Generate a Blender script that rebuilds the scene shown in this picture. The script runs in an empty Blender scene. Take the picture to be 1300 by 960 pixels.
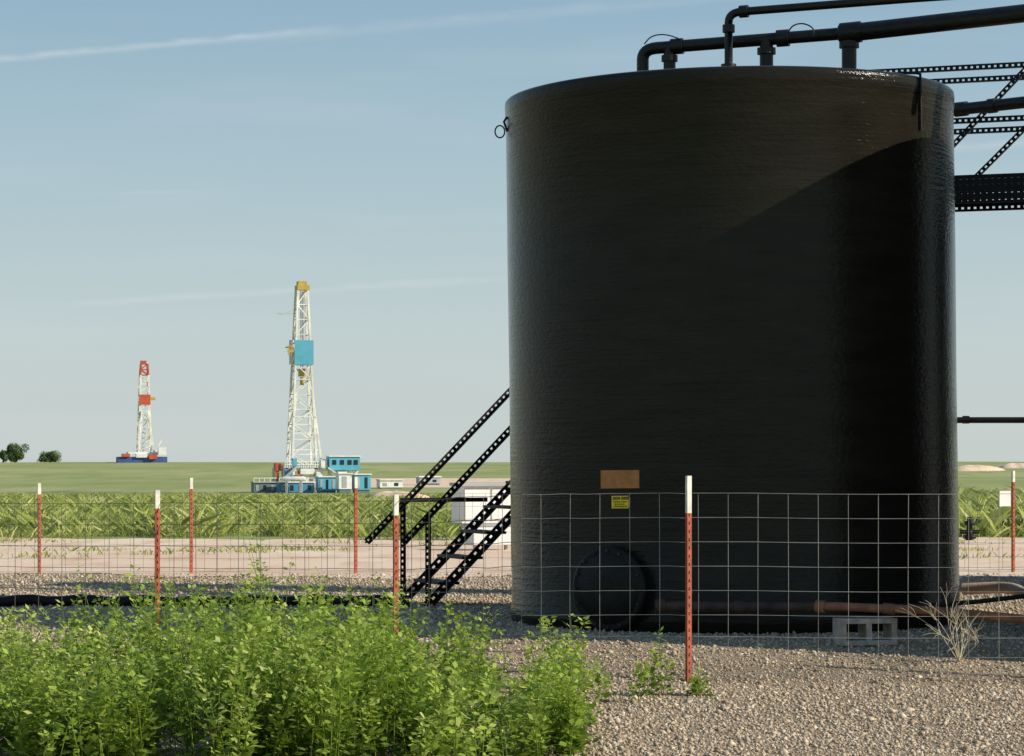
import bpy, math, random
import numpy as np
from mathutils import Vector, Matrix
random.seed(4); rng=np.random.default_rng(4)
S=bpy.context.scene; C=S.collection
F=3300.0; EYE=1.3
def P(px,py,Y): return Vector(((px-650)*Y/F, Y, EYE-(py-587)*Y/F))
# ---------------------------------------------------------------- materials
def nodes(name):
    m=bpy.data.materials.new(name); m.use_nodes=True
    nt=m.node_tree; return m,nt,nt.nodes['Principled BSDF']
def mat(name,col,rough=.5,metal=0,var=.25,scale=6,bump=0,bscale=40,col2=None,spec=.5):
    m,nt,b=nodes(name); N=nt.nodes; L=nt.links
    tc=N.new('ShaderNodeTexCoord'); no=N.new('ShaderNodeTexNoise'); no.inputs['Scale'].default_value=scale; no.inputs['Detail'].default_value=6
    L.new(tc.outputs['Object'],no.inputs['Vector'])
    rp=N.new('ShaderNodeValToRGB'); rp.color_ramp.elements[0].position=.35; rp.color_ramp.elements[1].position=.65
    c2=col2 if col2 else tuple(c*(1-var) for c in col)
    rp.color_ramp.elements[0].color=(*c2,1); rp.color_ramp.elements[1].color=(*[min(1,c*(1+(0 if col2 else var*.5))) for c in col],1)
    L.new(no.outputs['Fac'],rp.inputs['Fac']); L.new(rp.outputs['Color'],b.inputs['Base Color'])
    b.inputs['Roughness'].default_value=rough; b.inputs['Metallic'].default_value=metal; b.inputs['Specular IOR Level'].default_value=spec
    if bump:
        n2=N.new('ShaderNodeTexNoise'); n2.inputs['Scale'].default_value=bscale; n2.inputs['Detail'].default_value=5
        L.new(tc.outputs['Object'],n2.inputs['Vector']); bp=N.new('ShaderNodeBump'); bp.inputs['Strength'].default_value=bump; bp.inputs['Distance'].default_value=.02
        L.new(n2.outputs['Fac'],bp.inputs['Height']); L.new(bp.outputs['Normal'],b.inputs['Normal'])
    return m
def mat_tint(name,stops,rough=.8,trans=0,spec=.3):
    m,nt,b=nodes(name); N=nt.nodes; L=nt.links
    at=N.new('ShaderNodeAttribute'); at.attribute_name='tint'
    rp=N.new('ShaderNodeValToRGB'); e=rp.color_ramp.elements
    while len(e)<len(stops): e.new(.5)
    for i,(p,c) in enumerate(stops): e[i].position=p; e[i].color=(*c,1)
    L.new(at.outputs['Fac'],rp.inputs['Fac']); L.new(rp.outputs['Color'],b.inputs['Base Color'])
    b.inputs['Roughness'].default_value=rough; b.inputs['Specular IOR Level'].default_value=spec
    if trans:
        t=N.new('ShaderNodeBsdfTranslucent'); mx=N.new('ShaderNodeMixShader'); mx.inputs[0].default_value=trans
        L.new(rp.outputs['Color'],t.inputs['Color']); L.new(b.outputs[0],mx.inputs[1]); L.new(t.outputs[0],mx.inputs[2])
        L.new(mx.outputs[0],N['Material Output'].inputs['Surface'])
    return m
def mat_ground(name,cols,s1=(.05,.02,1),s2=(2,1,1),s3=60,bump=.3,dark=.35):
    m,nt,b=nodes(name); N=nt.nodes; L=nt.links
    tc=N.new('ShaderNodeTexCoord')
    def nz(sc,detail=8):
        mp=N.new('ShaderNodeMapping'); mp.inputs['Scale'].default_value=sc if isinstance(sc,tuple) else (sc,sc,sc)
        L.new(tc.outputs['Object'],mp.inputs['Vector']); n=N.new('ShaderNodeTexNoise'); n.inputs['Scale'].default_value=1; n.inputs['Detail'].default_value=detail
        L.new(mp.outputs['Vector'],n.inputs['Vector']); return n
    a,c,d=nz(s1),nz(s2),nz(s3)
    r1=N.new('ShaderNodeValToRGB'); r1.color_ramp.elements[0].position=.4; r1.color_ramp.elements[1].position=.6
    r1.color_ramp.elements[0].color=(*cols[0],1); r1.color_ramp.elements[1].color=(*cols[1],1)
    L.new(a.outputs['Fac'],r1.inputs['Fac'])
    mx=N.new('ShaderNodeMixRGB'); mx.inputs['Color2'].default_value=(*cols[2],1); L.new(r1.outputs['Color'],mx.inputs['Color1'])
    r2=N.new('ShaderNodeValToRGB'); r2.color_ramp.elements[0].position=.48; r2.color_ramp.elements[1].position=.7; L.new(c.outputs['Fac'],r2.inputs['Fac']); L.new(r2.outputs['Color'],mx.inputs['Fac'])
    mu=N.new('ShaderNodeMixRGB'); mu.blend_type='MULTIPLY'; mu.inputs['Fac'].default_value=.6; L.new(mx.outputs['Color'],mu.inputs['Color1'])
    r3=N.new('ShaderNodeValToRGB'); r3.color_ramp.elements[0].position=.3; r3.color_ramp.elements[1].position=.6; r3.color_ramp.elements[0].color=(dark,dark,dark,1); L.new(d.outputs['Fac'],r3.inputs['Fac']); L.new(r3.outputs['Color'],mu.inputs['Color2'])
    L.new(mu.outputs['Color'],b.inputs['Base Color'])
    bp=N.new('ShaderNodeBump'); bp.inputs['Strength'].default_value=bump; bp.inputs['Distance'].default_value=.03; L.new(d.outputs['Fac'],bp.inputs['Height']); L.new(bp.outputs['Normal'],b.inputs['Normal'])
    b.inputs['Roughness'].default_value=.95; b.inputs['Specular IOR Level'].default_value=.1
    return m
def mat_tank():
    m,nt,b=nodes('black_gelcoat'); N=nt.nodes; L=nt.links
    tc=N.new('ShaderNodeTexCoord')
    def nz(sc,detail=4,rough=.6):
        mp=N.new('ShaderNodeMapping'); mp.inputs['Scale'].default_value=sc; L.new(tc.outputs['Object'],mp.inputs['Vector'])
        n=N.new('ShaderNodeTexNoise'); n.inputs['Scale'].default_value=1; n.inputs['Detail'].default_value=detail; n.inputs['Roughness'].default_value=rough; L.new(mp.outputs['Vector'],n.inputs['Vector']); return n
    a=nz((1.3,1.3,38),3); c=nz((20,20,34),4); d=nz((.8,.8,1.6),2); f=nz((1.6,1.6,9),6)
    ad=N.new('ShaderNodeMath'); ad.operation='MULTIPLY_ADD'; ad.inputs[1].default_value=1.1
    L.new(c.outputs['Fac'],ad.inputs[0]); L.new(a.outputs['Fac'],ad.inputs[2])
    bp=N.new('ShaderNodeBump'); bp.inputs['Strength'].default_value=.8; bp.inputs['Distance'].default_value=.0055; L.new(ad.outputs[0],bp.inputs['Height'])
    bp2=N.new('ShaderNodeBump'); bp2.inputs['Strength'].default_value=.3; bp2.inputs['Distance'].default_value=.012; L.new(d.outputs['Fac'],bp2.inputs['Height']); L.new(bp.outputs['Normal'],bp2.inputs['Normal'])
    L.new(bp2.outputs['Normal'],b.inputs['Normal'])
    rp=N.new('ShaderNodeValToRGB'); rp.color_ramp.elements[0].position=.25; rp.color_ramp.elements[1].position=.8
    rp.color_ramp.elements[0].color=(.0125,.0108,.008,1); rp.color_ramp.elements[1].color=(.0255,.0225,.0165,1)
    L.new(f.outputs['Fac'],rp.inputs['Fac']); L.new(rp.outputs['Color'],b.inputs['Base Color'])
    rr=N.new('ShaderNodeMapRange'); rr.inputs['To Min'].default_value=.10; rr.inputs['To Max'].default_value=.20; L.new(f.outputs['Fac'],rr.inputs['Value']); L.new(rr.outputs[0],b.inputs['Roughness'])
    b.inputs['Specular IOR Level'].default_value=.17
    return m
M_tank=mat_tank()
M_blk=mat('black_paint',(.012,.011,.010),.4,0,.4,9,.25,60,spec=.35)
M_hole=mat('dark_steel',(.010,.009,.008),.5,0,.4,20,.2,80,spec=.25)
M_wire=mat('galvanised_wire',(.40,.38,.34),.5,.1,.35,3)
M_wire2=mat('weathered_wire',(.16,.15,.13),.6,.1,.35,3)
M_rust=mat('rusty_post_paint',(.44,.095,.04),.7,0,.4,14,.3,60,col2=(.25,.065,.035))
M_tip=mat('pale_post_tip',(.74,.72,.62),.6,0,.3,12)
M_rpipe=mat('rusty_pipe',(.30,.13,.06),.8,0,.3,7,.4,60,col2=(.12,.06,.035))
M_dpipe=mat('dark_rusty_pipe',(.08,.042,.026),.7,0,.4,9,.4,60,col2=(.025,.018,.013))
M_tan=mat('tan_pipe_wrap',(.60,.42,.28),.7,0,.2,7,.2,60)
M_conc=mat('concrete',(.42,.39,.33),.95,0,.3,12,.6,70)
M_white=mat('white_paint',(.84,.83,.80),.5,0,.12,1)
M_lattice=mat('weathered_white_steel',(.82,.79,.70),.6,0,.25,.4)
M_cyan=mat('cyan_panel',(.11,.42,.58),.5,0,.15,.3)
M_blue=mat('blue_panel',(.08,.28,.46),.5,0,.2,.3)
M_navy=mat('navy_panel',(.06,.11,.32),.5,0,.2,.3)
M_red=mat('red_paint',(.58,.10,.045),.5,0,.2,.4)
M_yel=mat('yellow_paint',(.58,.38,.08),.5,0,.25,.5)
M_grn=mat('grey_green_steel',(.14,.21,.22),.6,0,.3,.3)
M_grey=mat('grey_steel',(.42,.44,.44),.6,0,.25,.4)
M_glass=mat('dark_window',(.02,.03,.04),.1,0,.1,1)
M_patch=mat('rust_orange_primer',(.52,.21,.06),.7,0,.2,18,.3,60)
M_sgny=mat('yellow_sticker',(.90,.66,.03),.5,0,.1,20)
M_bark=mat('bark',(.09,.07,.05),.9,0,.3,2)
M_straw=mat('dry_twig',(.66,.57,.40),.9,0,.3,20)
# ---------------------------------------------------------------- mesh helper
class MB:
    def __init__(s): s.v=[]; s.f=[]; s.sm=[]
    def add(s,vs,fs,sm=False):
        o=len(s.v); s.v+= [tuple(x) for x in vs]; s.f+=[tuple(i+o for i in f) for f in fs]; s.sm+=[sm]*len(fs); return s
    def box(s,c,d,rz=0):
        c=Vector(c); R=Matrix.Rotation(rz,3,'Z'); hx,hy,hz=d[0]/2,d[1]/2,d[2]/2
        vs=[c+R@Vector((x*hx,y*hy,z*hz)) for x in(-1,1) for y in(-1,1) for z in(-1,1)]
        return s.add(vs,[(0,1,3,2),(4,6,7,5),(0,4,5,1),(2,3,7,6),(0,2,6,4),(1,5,7,3)])
    def bar(s,a,b,w,h,side=None):
        a=Vector(a);b=Vector(b);d=(b-a).normalized()
        if side is None: side=Vector((0,1,0)) if abs(d.y)<.9 else Vector((1,0,0))
        side=(side-d*side.dot(d)).normalized(); up=d.cross(side)
        vs=[p+side*(x*w/2)+up*(z*h/2) for p in(a,b) for x in(-1,1) for z in(-1,1)]
        return s.add(vs,[(0,1,3,2),(4,6,7,5),(0,4,5,1),(2,3,7,6),(0,2,6,4),(1,5,7,3)])
    def tube(s,pts,r,n=12,cap=True,sm=True):
        pts=[Vector(p) for p in pts]; rs=r if isinstance(r,(list,tuple)) else [r]*len(pts)
        d=(pts[1]-pts[0]).normalized(); u=d.orthogonal().normalized(); rings=[]
        for i,p in enumerate(pts):
            if i==0: t=pts[1]-pts[0]
            elif i==len(pts)-1: t=pts[-1]-pts[-2]
            else: t=(pts[i+1]-p).normalized()+(p-pts[i-1]).normalized()
            t.normalize(); u=(u-t*u.dot(t)).normalized(); w=t.cross(u)
            rings.append([p+(u*math.cos(2*math.pi*k/n)+w*math.sin(2*math.pi*k/n))*rs[i] for k in range(n)])
        vs=[v for q in rings for v in q]; fs=[]
        for i in range(len(pts)-1):
            for k in range(n):
                k2=(k+1)%n; fs.append((i*n+k,i*n+k2,(i+1)*n+k2,(i+1)*n+k))
        s.add(vs,fs,sm)
        if cap:
            s.add(rings[0],[tuple(range(n))[::-1]]); s.add(rings[-1],[tuple(range(n))])
        return s
    def lathe(s,prof,n=96,c=(0,0,0)):
        c=Vector(c); vs=[]; fs=[]
        for r,z in prof:
            for k in range(n):
                a=2*math.pi*k/n; vs.append(c+Vector((r*math.cos(a),r*math.sin(a),z)))
        for i in range(len(prof)-1):
            for k in range(n):
                k2=(k+1)%n; fs.append((i*n+k,i*n+k2,(i+1)*n+k2,(i+1)*n+k))
        return s.add(vs,fs,True)
    def perf(s,a,b,w,side,rows=1,pitch=.055,th=.006,hole=.36,flange=True):
        """slotted angle iron: flat strip from a to b, width w along 'up', facing 'side', square holes"""
        a=Vector(a);b=Vector(b);L=(b-a).length;d=(b-a)/L; side=Vector(side); side=(side-d*side.dot(d)).normalized(); up=side.cross(d)
        if up.z<0: up=-up
        rw=w/rows; hh=rw*hole; band=(rw-hh)
        for r in range(rows+1):
            off=-w/2+r*rw; bw=band if 0<r<rows else band/2
            o=off if 0<r<rows else (off+bw/2 if r==0 else off-bw/2)
            s.bar(a+up*o,b+up*o,th,bw,side)
        n=max(1,int(L/pitch)); p=L/n
        for i in range(n+1):
            c=a+d*min(max(i*p,.002),L-.002)
            for r in range(rows):
                lo=-w/2+r*rw+band/2; 
                s.bar(c+up*lo,c+up*(lo+hh),th*.9,p*.58,side)
        if flange:
            q=up*(-w/2); s.bar(a+q+side*(w*.4),b+q+side*(w*.4),w*.8,th,side)
        return s
    def build(s,name,m,parent=None,org=None):
        me=bpy.data.meshes.new(name); org=Vector(org) if org is not None else Vector((0,0,0))
        me.from_pydata([(v[0]-org.x,v[1]-org.y,v[2]-org.z) for v in s.v],[],s.f)
        me.polygons.foreach_set('use_smooth',s.sm); me.materials.append(m); me.update()
        o=bpy.data.objects.new(name,me); C.objects.link(o); 
        if parent is None: o.location=org
        else: o.parent=parent
        return o
def tag(o,label=None,cat=None,group=None,kind=None):
    for k,v in(('label',label),('category',cat),('group',group),('kind',kind)):
        if v: o[k]=v
    return o
def thing(name,label,cat,loc=(0,0,0),rz=0,group=None):
    o=bpy.data.objects.new(name,None); C.objects.link(o); o.location=loc; o.rotation_euler=(0,0,rz); o.empty_display_size=.2
    return tag(o,label,cat,group)
def part(mb,name,m,t,sub=None):
    loc=t.location; o=mb.build(name,m,sub if sub else t,org=loc); return o
def np_mesh(name,V,Fc,m,tint=None,smooth=False):
    me=bpy.data.meshes.new(name); k=Fc.shape[1]
    me.vertices.add(len(V)); me.vertices.foreach_set('co',V.astype(np.float32).ravel())
    me.loops.add(Fc.size); me.loops.foreach_set('vertex_index',Fc.astype(np.int32).ravel())
    me.polygons.add(len(Fc)); me.polygons.foreach_set('loop_start',(np.arange(len(Fc))*k).astype(np.int32))
    me.update(calc_edges=True)
    if tint is not None:
        a=me.attributes.new('tint','FLOAT','POINT'); a.data.foreach_set('value',tint.astype(np.float32))
    me.materials.append(m); o=bpy.data.objects.new(name,me); C.objects.link(o); return o
def arc(a,c,b,n=6):
    a,c,b=Vector(a),Vector(c),Vector(b); return [a*(1-t)**2+c*2*t*(1-t)+b*t*t for t in[i/n for i in range(n+1)]]
# ---------------------------------------------------------------- terrain
KY=[-4000,-50,10,17.2,18.7,80,100,200,350,550,900,1150,1300,2000,6000]
KZ=[-.3,-.3,-.3,-.19,0,0,-.1,-1.45,-3.5,-5.6,-1.9,1.1,1.25,.8,-6]
def hz(x,y):
    y=np.asarray(y,float); x=np.asarray(x,float)
    base=np.interp(y,KY,KZ)
    far=np.clip((np.abs(y)-150)/400,0,1)
    return base+far*(.35*np.sin(x*.006+1)+.25*np.sin(x*.017+y*.004))
def H(x,y): return float(hz(x,y))
def sheet(name,xs,ys,m,dz=0,jag=0,sink=False):
    xs=np.array(xs);ys=np.array(ys); X,Y=np.meshgrid(xs,ys); Xo=X.copy(); Yo=Y.copy()
    if jag:
        Yo[0]+=jag*(np.sin(X[0]*.9)+.6*np.sin(X[0]*2.3+1)+.4*np.sin(X[0]*5.1)); Yo[-1]+=jag*(np.sin(X[0]*.7+2)+.6*np.sin(X[0]*1.9)+.5*np.sin(X[0]*4.7))
    Z=hz(Xo,Yo)+dz
    if sink: Z=Z-.08*((Yo>10.5)&(Yo<43))
    V=np.stack([Xo,Yo,Z],-1).reshape(-1,3); nx=len(xs); I=np.arange(len(xs)*len(ys)).reshape(len(ys),nx)
    Fc=np.stack([I[:-1,:-1],I[:-1,1:],I[1:,1:],I[1:,:-1]],-1).reshape(-1,4)
    return np_mesh(name,V,Fc,m)
gx=np.unique(np.concatenate([np.linspace(-4000,-300,20),np.linspace(-300,300,61),np.linspace(300,4000,20)]))
gy=np.unique(np.concatenate([np.linspace(-4000,-50,12),np.linspace(-50,10,8),np.linspace(10,20,21),np.linspace(20,120,51),np.linspace(120,1500,100),np.linspace(1500,6000,40)]))
M_field=mat_ground('wheat_field',((.33,.355,.13),(.43,.43,.19),(.27,.33,.12)),(.012,.004,1),(.10,.02,1),1.5,.1,.75)
tag(sheet('ground',gx,gy,M_field,0,0,True),'wide green wheat field and prairie reaching the horizon','field',kind='structure')
M_pad=mat_ground('grey_gravel_soil',((.39,.295,.20),(.46,.36,.255),(.29,.22,.145)),(1,.6,1),(6,4,1),45,.6)
tag(sheet('gravel_pad',np.linspace(-22,22,120),np.unique(np.concatenate([[11,17.2,18.7],np.linspace(12,19,24),np.linspace(20,31,12)])),M_pad,.006,.25),'grey brown gravel pad around the black tank','gravel pad',kind='structure')
M_dirt=mat_ground('pale_red_dirt',((.86,.62,.45),(.92,.72,.54),(.74,.50,.34)),(.4,.15,1),(1.5,.5,1),20,.2,.75)
tag(sheet('dirt_road',np.linspace(-40,40,160),np.linspace(29.5,44,8),M_dirt,.012,.5),'pale reddish dirt road behind the gravel pad','dirt road',kind='structure')
tag(sheet('drilling_pad',np.linspace(-60,16,30),np.linspace(600,735,16),M_dirt,.05,0),'reddish bare dirt pad around the far drilling rig','dirt pad',kind='structure')
# ---------------------------------------------------------------- stones
def stones(n,y0,y1,size):
    Y=rng.uniform(y0,y1,n); X=(rng.uniform(0,1,n)*2-1)*(Y*650/F+.5)
    s=size*rng.lognormal(0,.4,n)
    base=np.array([[1,0,0],[0,1,0],[-1,0,0],[0,-1,0],[0,0,1],[0,0,-1]],float)
    sc=rng.uniform(.55,1.2,(n,1,3)); sc[:,:,2]*=.7
    v=base[None]*sc+rng.normal(0,.2,(n,6,3)); a=rng.uniform(0,6.28,n); ca,sa=np.cos(a)[:,None],np.sin(a)[:,None]
    v=np.stack([v[:,:,0]*ca-v[:,:,1]*sa,v[:,:,0]*sa+v[:,:,1]*ca,v[:,:,2]],-1)*s[:,None,None]
    v+=np.stack([X,Y,hz(X,Y)+.006+s*.2],-1)[:,None,:]
    fb=np.array([[0,1,4],[1,2,4],[2,3,4],[3,0,4],[1,0,5],[2,1,5],[3,2,5],[0,3,5]])
    Fc=(fb[None]+(np.arange(n)*6)[:,None,None]).reshape(-1,3)
    return v.reshape(-1,3),Fc,np.repeat(rng.uniform(0,1,n),6)
A=stones(85000,12.6,20.5,.0092); B=stones(42000,20.5,30,.0125)
V=np.concatenate([A[0],B[0]]); Fc=np.concatenate([A[1],B[1]+len(A[0])]); T=np.concatenate([A[2],B[2]])
M_st=mat_tint('gravel_stones',[(0,(.30,.22,.145)),(.35,(.46,.36,.25)),(.75,(.56,.45,.325)),(1,(.70,.59,.45))],.95)
tag(np_mesh('gravel',V,Fc,M_st,T),'loose grey and tan crushed stones covering the pad','gravel',kind='stuff')
# ---------------------------------------------------------------- grass
def blades(X,Y,h,w,lean=.8):
    n=len(X); a=rng.uniform(0,6.28,n); z=hz(X,Y); l=rng.normal(0,lean,(n,2))*h[:,None]
    dx,dy=np.cos(a)*w/2,np.sin(a)*w/2*.4
    p0=np.stack([X-dx,Y-dy,z],-1);p1=np.stack([X+dx,Y+dy,z],-1);pm=np.stack([X+l[:,0]*.4+dx*.8,Y+l[:,1]*.4,z+h*.6],-1);p2=np.stack([X+l[:,0],Y+l[:,1],z+h],-1)
    V=np.stack([p0,p1,pm,p2],1).reshape(-1,3); Fc=np.arange(n*4).reshape(-1,4)
    t=rng.uniform(0,1,n); T=np.stack([t*.5+.1,t*.5+.1,t*.8,t],1).ravel(); return V,Fc,T
ph=rng.uniform(0,6.28,8)
def n2(x,y,s=1):
    v=0
    for i,(fx,fy,am) in enumerate(((.5,.21,.3),(1.3,.43,.25),(2.9,.8,.2),(5.3,1.7,.15),(.17,.09,.2))): v=v+am*np.sin(x*fx*s+ph[i]+1.7*np.sin(y*fy*s+ph[i+2]))
    return np.clip(.5+.6*v,0,1)
# irregular clumps: random centres with their own height and colour, plus a thin general cover
nc=2600; uc=rng.uniform(0,1,nc); CY=44.5*(120/44.5)**uc; CX=rng.uniform(-1,1,nc)*(CY*650/F+3); CH=rng.uniform(.10,.40,nc)**1.0; CT=rng.normal(0,.16,nc); CR=rng.uniform(.12,.55,nc)
n=150000; k=rng.integers(0,nc,n); X=CX[k]+rng.normal(0,1,n)*CR[k]; Y=CY[k]+rng.normal(0,1,n)*CR[k]
h=CH[k]*np.exp(-((X-CX[k])**2)/(2*(CR[k]*1.3)**2))*rng.uniform(.4,1.2,n); ct=CT[k]
n=90000; u=rng.uniform(0,1,n); Yb=44*(125/44)**u; Xb=rng.uniform(-1,1,n)*(Yb*650/F+3); hb_=rng.uniform(.04,.14,n)
X=np.concatenate([X,Xb]);Y=np.concatenate([Y,Yb]);h=np.concatenate([h,hb_]);ct=np.concatenate([ct,np.zeros(n)])
edge=44.2+1.0*np.sin(X*.9)+.8*np.sin(X*2.7+1); keep=(Y>edge)&~((np.abs(X+.35)<.7)&(Y<46))
X=X[keep];Y=Y[keep];h=h[keep];ct=ct[keep]
h=h*np.where(X>Y*.165,1.6,1)*np.where(Y>75,.65,1)+.02; w=rng.uniform(.008,.022,len(X))*np.clip(Y/55,1,2)
M_gr=mat_tint('meadow_grass',[(0,(.22,.27,.06)),(.5,(.38,.43,.11)),(.85,(.52,.54,.18)),(1,(.60,.57,.28))],.8,.3)
V1,F1,T1=blades(X,Y,h,w)
T1=np.clip(T1+np.repeat(ct+(n2(X+40,Y*.3,.35)-.5)*.4,4),0,1)
tag(np_mesh('meadow_grass',V1,F1,M_gr,T1),'tall yellow green grass strip beyond the dirt road','grass',kind='stuff')
n=3200; c=rng.uniform(-1,1,(50,2)); cx=c[:,0]*8-1; cy=39+c[:,1]*4.5; k=rng.integers(0,50,n)
X=cx[k]+rng.normal(0,.35,n);Y=cy[k]+rng.normal(0,.2,n); V1,F1,T1=blades(X,Y,rng.uniform(.03,.10,n),rng.uniform(.012,.025,n),.6)
tag(np_mesh('roadside_grass',V1,F1,M_gr,T1),'sparse low green tufts growing in the pale dirt','grass',kind='stuff')
n=260; k=rng.integers(0,14,n); fx=rng.uniform(-5.6,-2.6,14); fy=rng.uniform(44,50,14)
X=fx[k]+rng.normal(0,.35,n);Y=fy[k]+rng.normal(0,.4,n);Z=rng.uniform(.08,.32,n)
q=np.array([[-1,0,0],[0,0,-1],[1,0,0],[0,0,1]])*.012
V=(q[None]+np.stack([X,Y,Z],-1)[:,None]).reshape(-1,3)
M_fl=mat('yellow_petals',(.72,.60,.08),.8)
tag(np_mesh('yellow_wildflowers',V,np.arange(n*4).reshape(-1,4),M_fl),'tiny yellow flowers in the grass by the dirt road','wildflowers',kind='stuff')
# ---------------------------------------------------------------- foreground weeds
ox=[-60,0,50,100,150,200,250,300,350,400,450,500,540,600,650,700,735,760,800]; oy=[752,745,758,742,734,716,704,712,698,712,718,736,752,764,774,782,794,850,890]
def weeds(items):
    Vs=[];Ts=[];stV=MB()
    for (x,y,z0,h,n,vg) in items:
        lean=rng.normal(0,.10,2); nst=max(1,int(n/42))
        for sidx in range(nst):
            bx,by=rng.normal(0,.05,2); l=lean+rng.normal(0,.15,2); hh=h*rng.uniform(.35,1.0) if sidx else h
            m=n//nst; t=rng.uniform(.05,1,m)**.8
            rad=(.042*(1-t)**.6+.009)*rng.uniform(.3,1.2,m); a=rng.uniform(0,6.28,m)
            px=x+bx+l[0]*t**1.5*hh+rad*np.cos(a); py=y+by+l[1]*t**1.5*hh+rad*np.sin(a); pz=z0+t*hh+rng.normal(0,.006,m)
            L=rng.uniform(.014,.034,m)*(1.25-.5*t); W=L*.62
            da=a+rng.normal(0,.6,m); up=rng.uniform(-.3,.9,m); d=np.stack([np.cos(da)*np.cos(up),np.sin(da)*np.cos(up),np.sin(up)],-1)
            s=np.stack([-np.sin(da),np.cos(da),rng.normal(0,.5,m)],-1); s/=np.linalg.norm(s,axis=1)[:,None]
            c=np.stack([px,py,pz],-1)
            v=np.stack([c,c+d*L[:,None]+s*W[:,None],c+d*2*L[:,None],c+d*L[:,None]-s*W[:,None]],1)
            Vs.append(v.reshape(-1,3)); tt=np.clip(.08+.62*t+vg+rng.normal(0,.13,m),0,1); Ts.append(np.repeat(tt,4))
            stV.tube([(x+bx,y+by,z0),(x+bx+l[0]*.35*hh,y+by+l[1]*.35*hh,z0+.5*hh),(x+bx+l[0]*hh,y+by+l[1]*hh,z0+hh*.98)],[.0035,.0028,.0012],3,False)
    V=np.concatenate(Vs);T=np.concatenate(Ts);Fc=np.arange(len(V)).reshape(-1,4)
    sv=np.array(stV.v); sf=np.array(stV.f)+len(V)
    return np.concatenate([V,sv]),np.concatenate([Fc,sf]),np.concatenate([T,np.full(len(sv),.45)])
items=[]
for i in range(150):
    Yd=rng.uniform(12.9,17.0); px=rng.uniform(-50,722)
    top=np.interp(px,ox,oy)+rng.uniform(-20,46)+(17.0-Yd)*14
    if rng.uniform()<.3: top-=rng.uniform(8,30)
    vg=rng.normal(0,.14)
    for j in range(int(rng.integers(2,6))):
        p2=px+rng.normal(0,13); Y2=Yd+rng.normal(0,.12)
        if p2>738+rng.normal(0,5): continue
        x=(p2-650)*Y2/F; z0=H(x,Y2); h=EYE-(top+abs(p2-px)*rng.uniform(.6,2.6)+rng.uniform(0,30)-587)*Y2/F-z0
        items.append((x,Y2,z0,max(h,.10),int(100*max(h,.15)/.7)+34,vg))
for px,tp in((690,786),(712,800),(728,782),(742,815),(756,838),(668,792)):   # stragglers at the right edge of the thicket
    Y2=rng.uniform(16.2,17.0); x=(px-650)*Y2/F; z0=H(x,Y2); items.append((x,Y2,z0,EYE-(tp-587)*Y2/F-z0,60,.12))
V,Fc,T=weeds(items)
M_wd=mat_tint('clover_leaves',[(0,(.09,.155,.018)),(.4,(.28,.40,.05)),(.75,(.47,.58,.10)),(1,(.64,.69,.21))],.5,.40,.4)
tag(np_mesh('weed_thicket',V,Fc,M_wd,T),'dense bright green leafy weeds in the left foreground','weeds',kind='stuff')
for (px,Yd,top,nn,lab) in((838,16.6,798,170,'slim green weed left of the nearest red fence post'),(815,16.3,838,80,'low green weed between the thicket and the nearest red post'),(905,16.6,852,90,'small green weed just right of the nearest red fence post')):
    x=(px-650)*Yd/F; z0=H(x,Yd); V,Fc,T=weeds([(x,Yd,z0,EYE-(top-587)*Yd/F-z0,nn,0)])
    V-=np.array([x,Yd,z0]); o=np_mesh('weed_plant',V,Fc,M_wd,T); o.location=(x,Yd,z0); tag(o,lab,'weed','lone weeds by the fence')
# ---------------------------------------------------------------- storage tanks
TC=Vector((1.83,21.4,0)); R0=1.83
def on_tank(px,py,out=0.0):
    r=R0+out; Y=19.7
    for _ in range(30):
        sn=max(-.999,min(.999,((px-650)*Y/F+(.0 if py>400 else .03)-1.83)/r)); Y=.5*Y+.5*(21.4-r*math.sqrt(1-sn*sn))
    phi=math.asin(sn); z=EYE-(py-587)*Y/F
    return Vector((r*math.sin(phi),-r*math.cos(phi),z)),phi
prof=[(1.80,0),(1.842,.02),(1.842,.12),(1.83,.16),(1.83,1.0),(1.828,2.0),(1.832,3.0),(1.83,4.15),(1.836,4.165),(1.839,4.245),(1.836,4.268),(1.822,4.283),(1.79,4.292),(1.5,4.305),(.9,4.34),(.3,4.37),(.0,4.37)]
def curved_patch(px0,px1,py0,py1,out,n=8):
    mb=MB(); vs=[]
    for i in range(n+1):
        px=px0+(px1-px0)*i/n
        for py in(py1,py0): vs.append(on_tank(px,py,out)[0])
    mb.add(vs,[(2*i,2*i+2,2*i+3,2*i+1) for i in range(n)],True); return mb
def loc_part(mb,name,m,parent): return mb.build(name,m,parent)
def make_tank(loc,label):
    t=thing('storage_tank',label,'storage tank',loc,0)
    loc_part(MB().lathe(prof,200),'shell',M_tank,t)
    hb=MB().lathe([(.0,4.43),(.2,4.43),(.25,4.41),(.25,4.36),(.30,4.36),(.30,4.33)],32,(.25,-.5,0)); loc_part(hb,'roof_hatch',M_blk,t)
    return t
T1o=make_tank(TC,'large black fibreglass storage tank with diagonal shadow across it')
T1o.rotation_euler=(0,math.radians(-.7),0)
c,phi=on_tank(782,745); ax=Vector((math.sin(phi),-math.cos(phi),0)); c=c-ax*.035
mw=MB().tube([c-ax*.15,c+ax*.12],.285,40); man=loc_part(mw,'manway',M_hole,T1o)
fl=MB().tube([c+ax*.085,c+ax*.10,c+ax*.135,c+ax*.145],[.315,.325,.325,.31],48); loc_part(fl,'flange',M_hole,man)
fl=MB().tube([c+ax*.145,c+ax*.155,c+ax*.162],[.27,.26,.10],48); loc_part(fl,'cover_plate',M_hole,man)
sd=ax.cross(Vector((0,0,1)))
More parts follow.
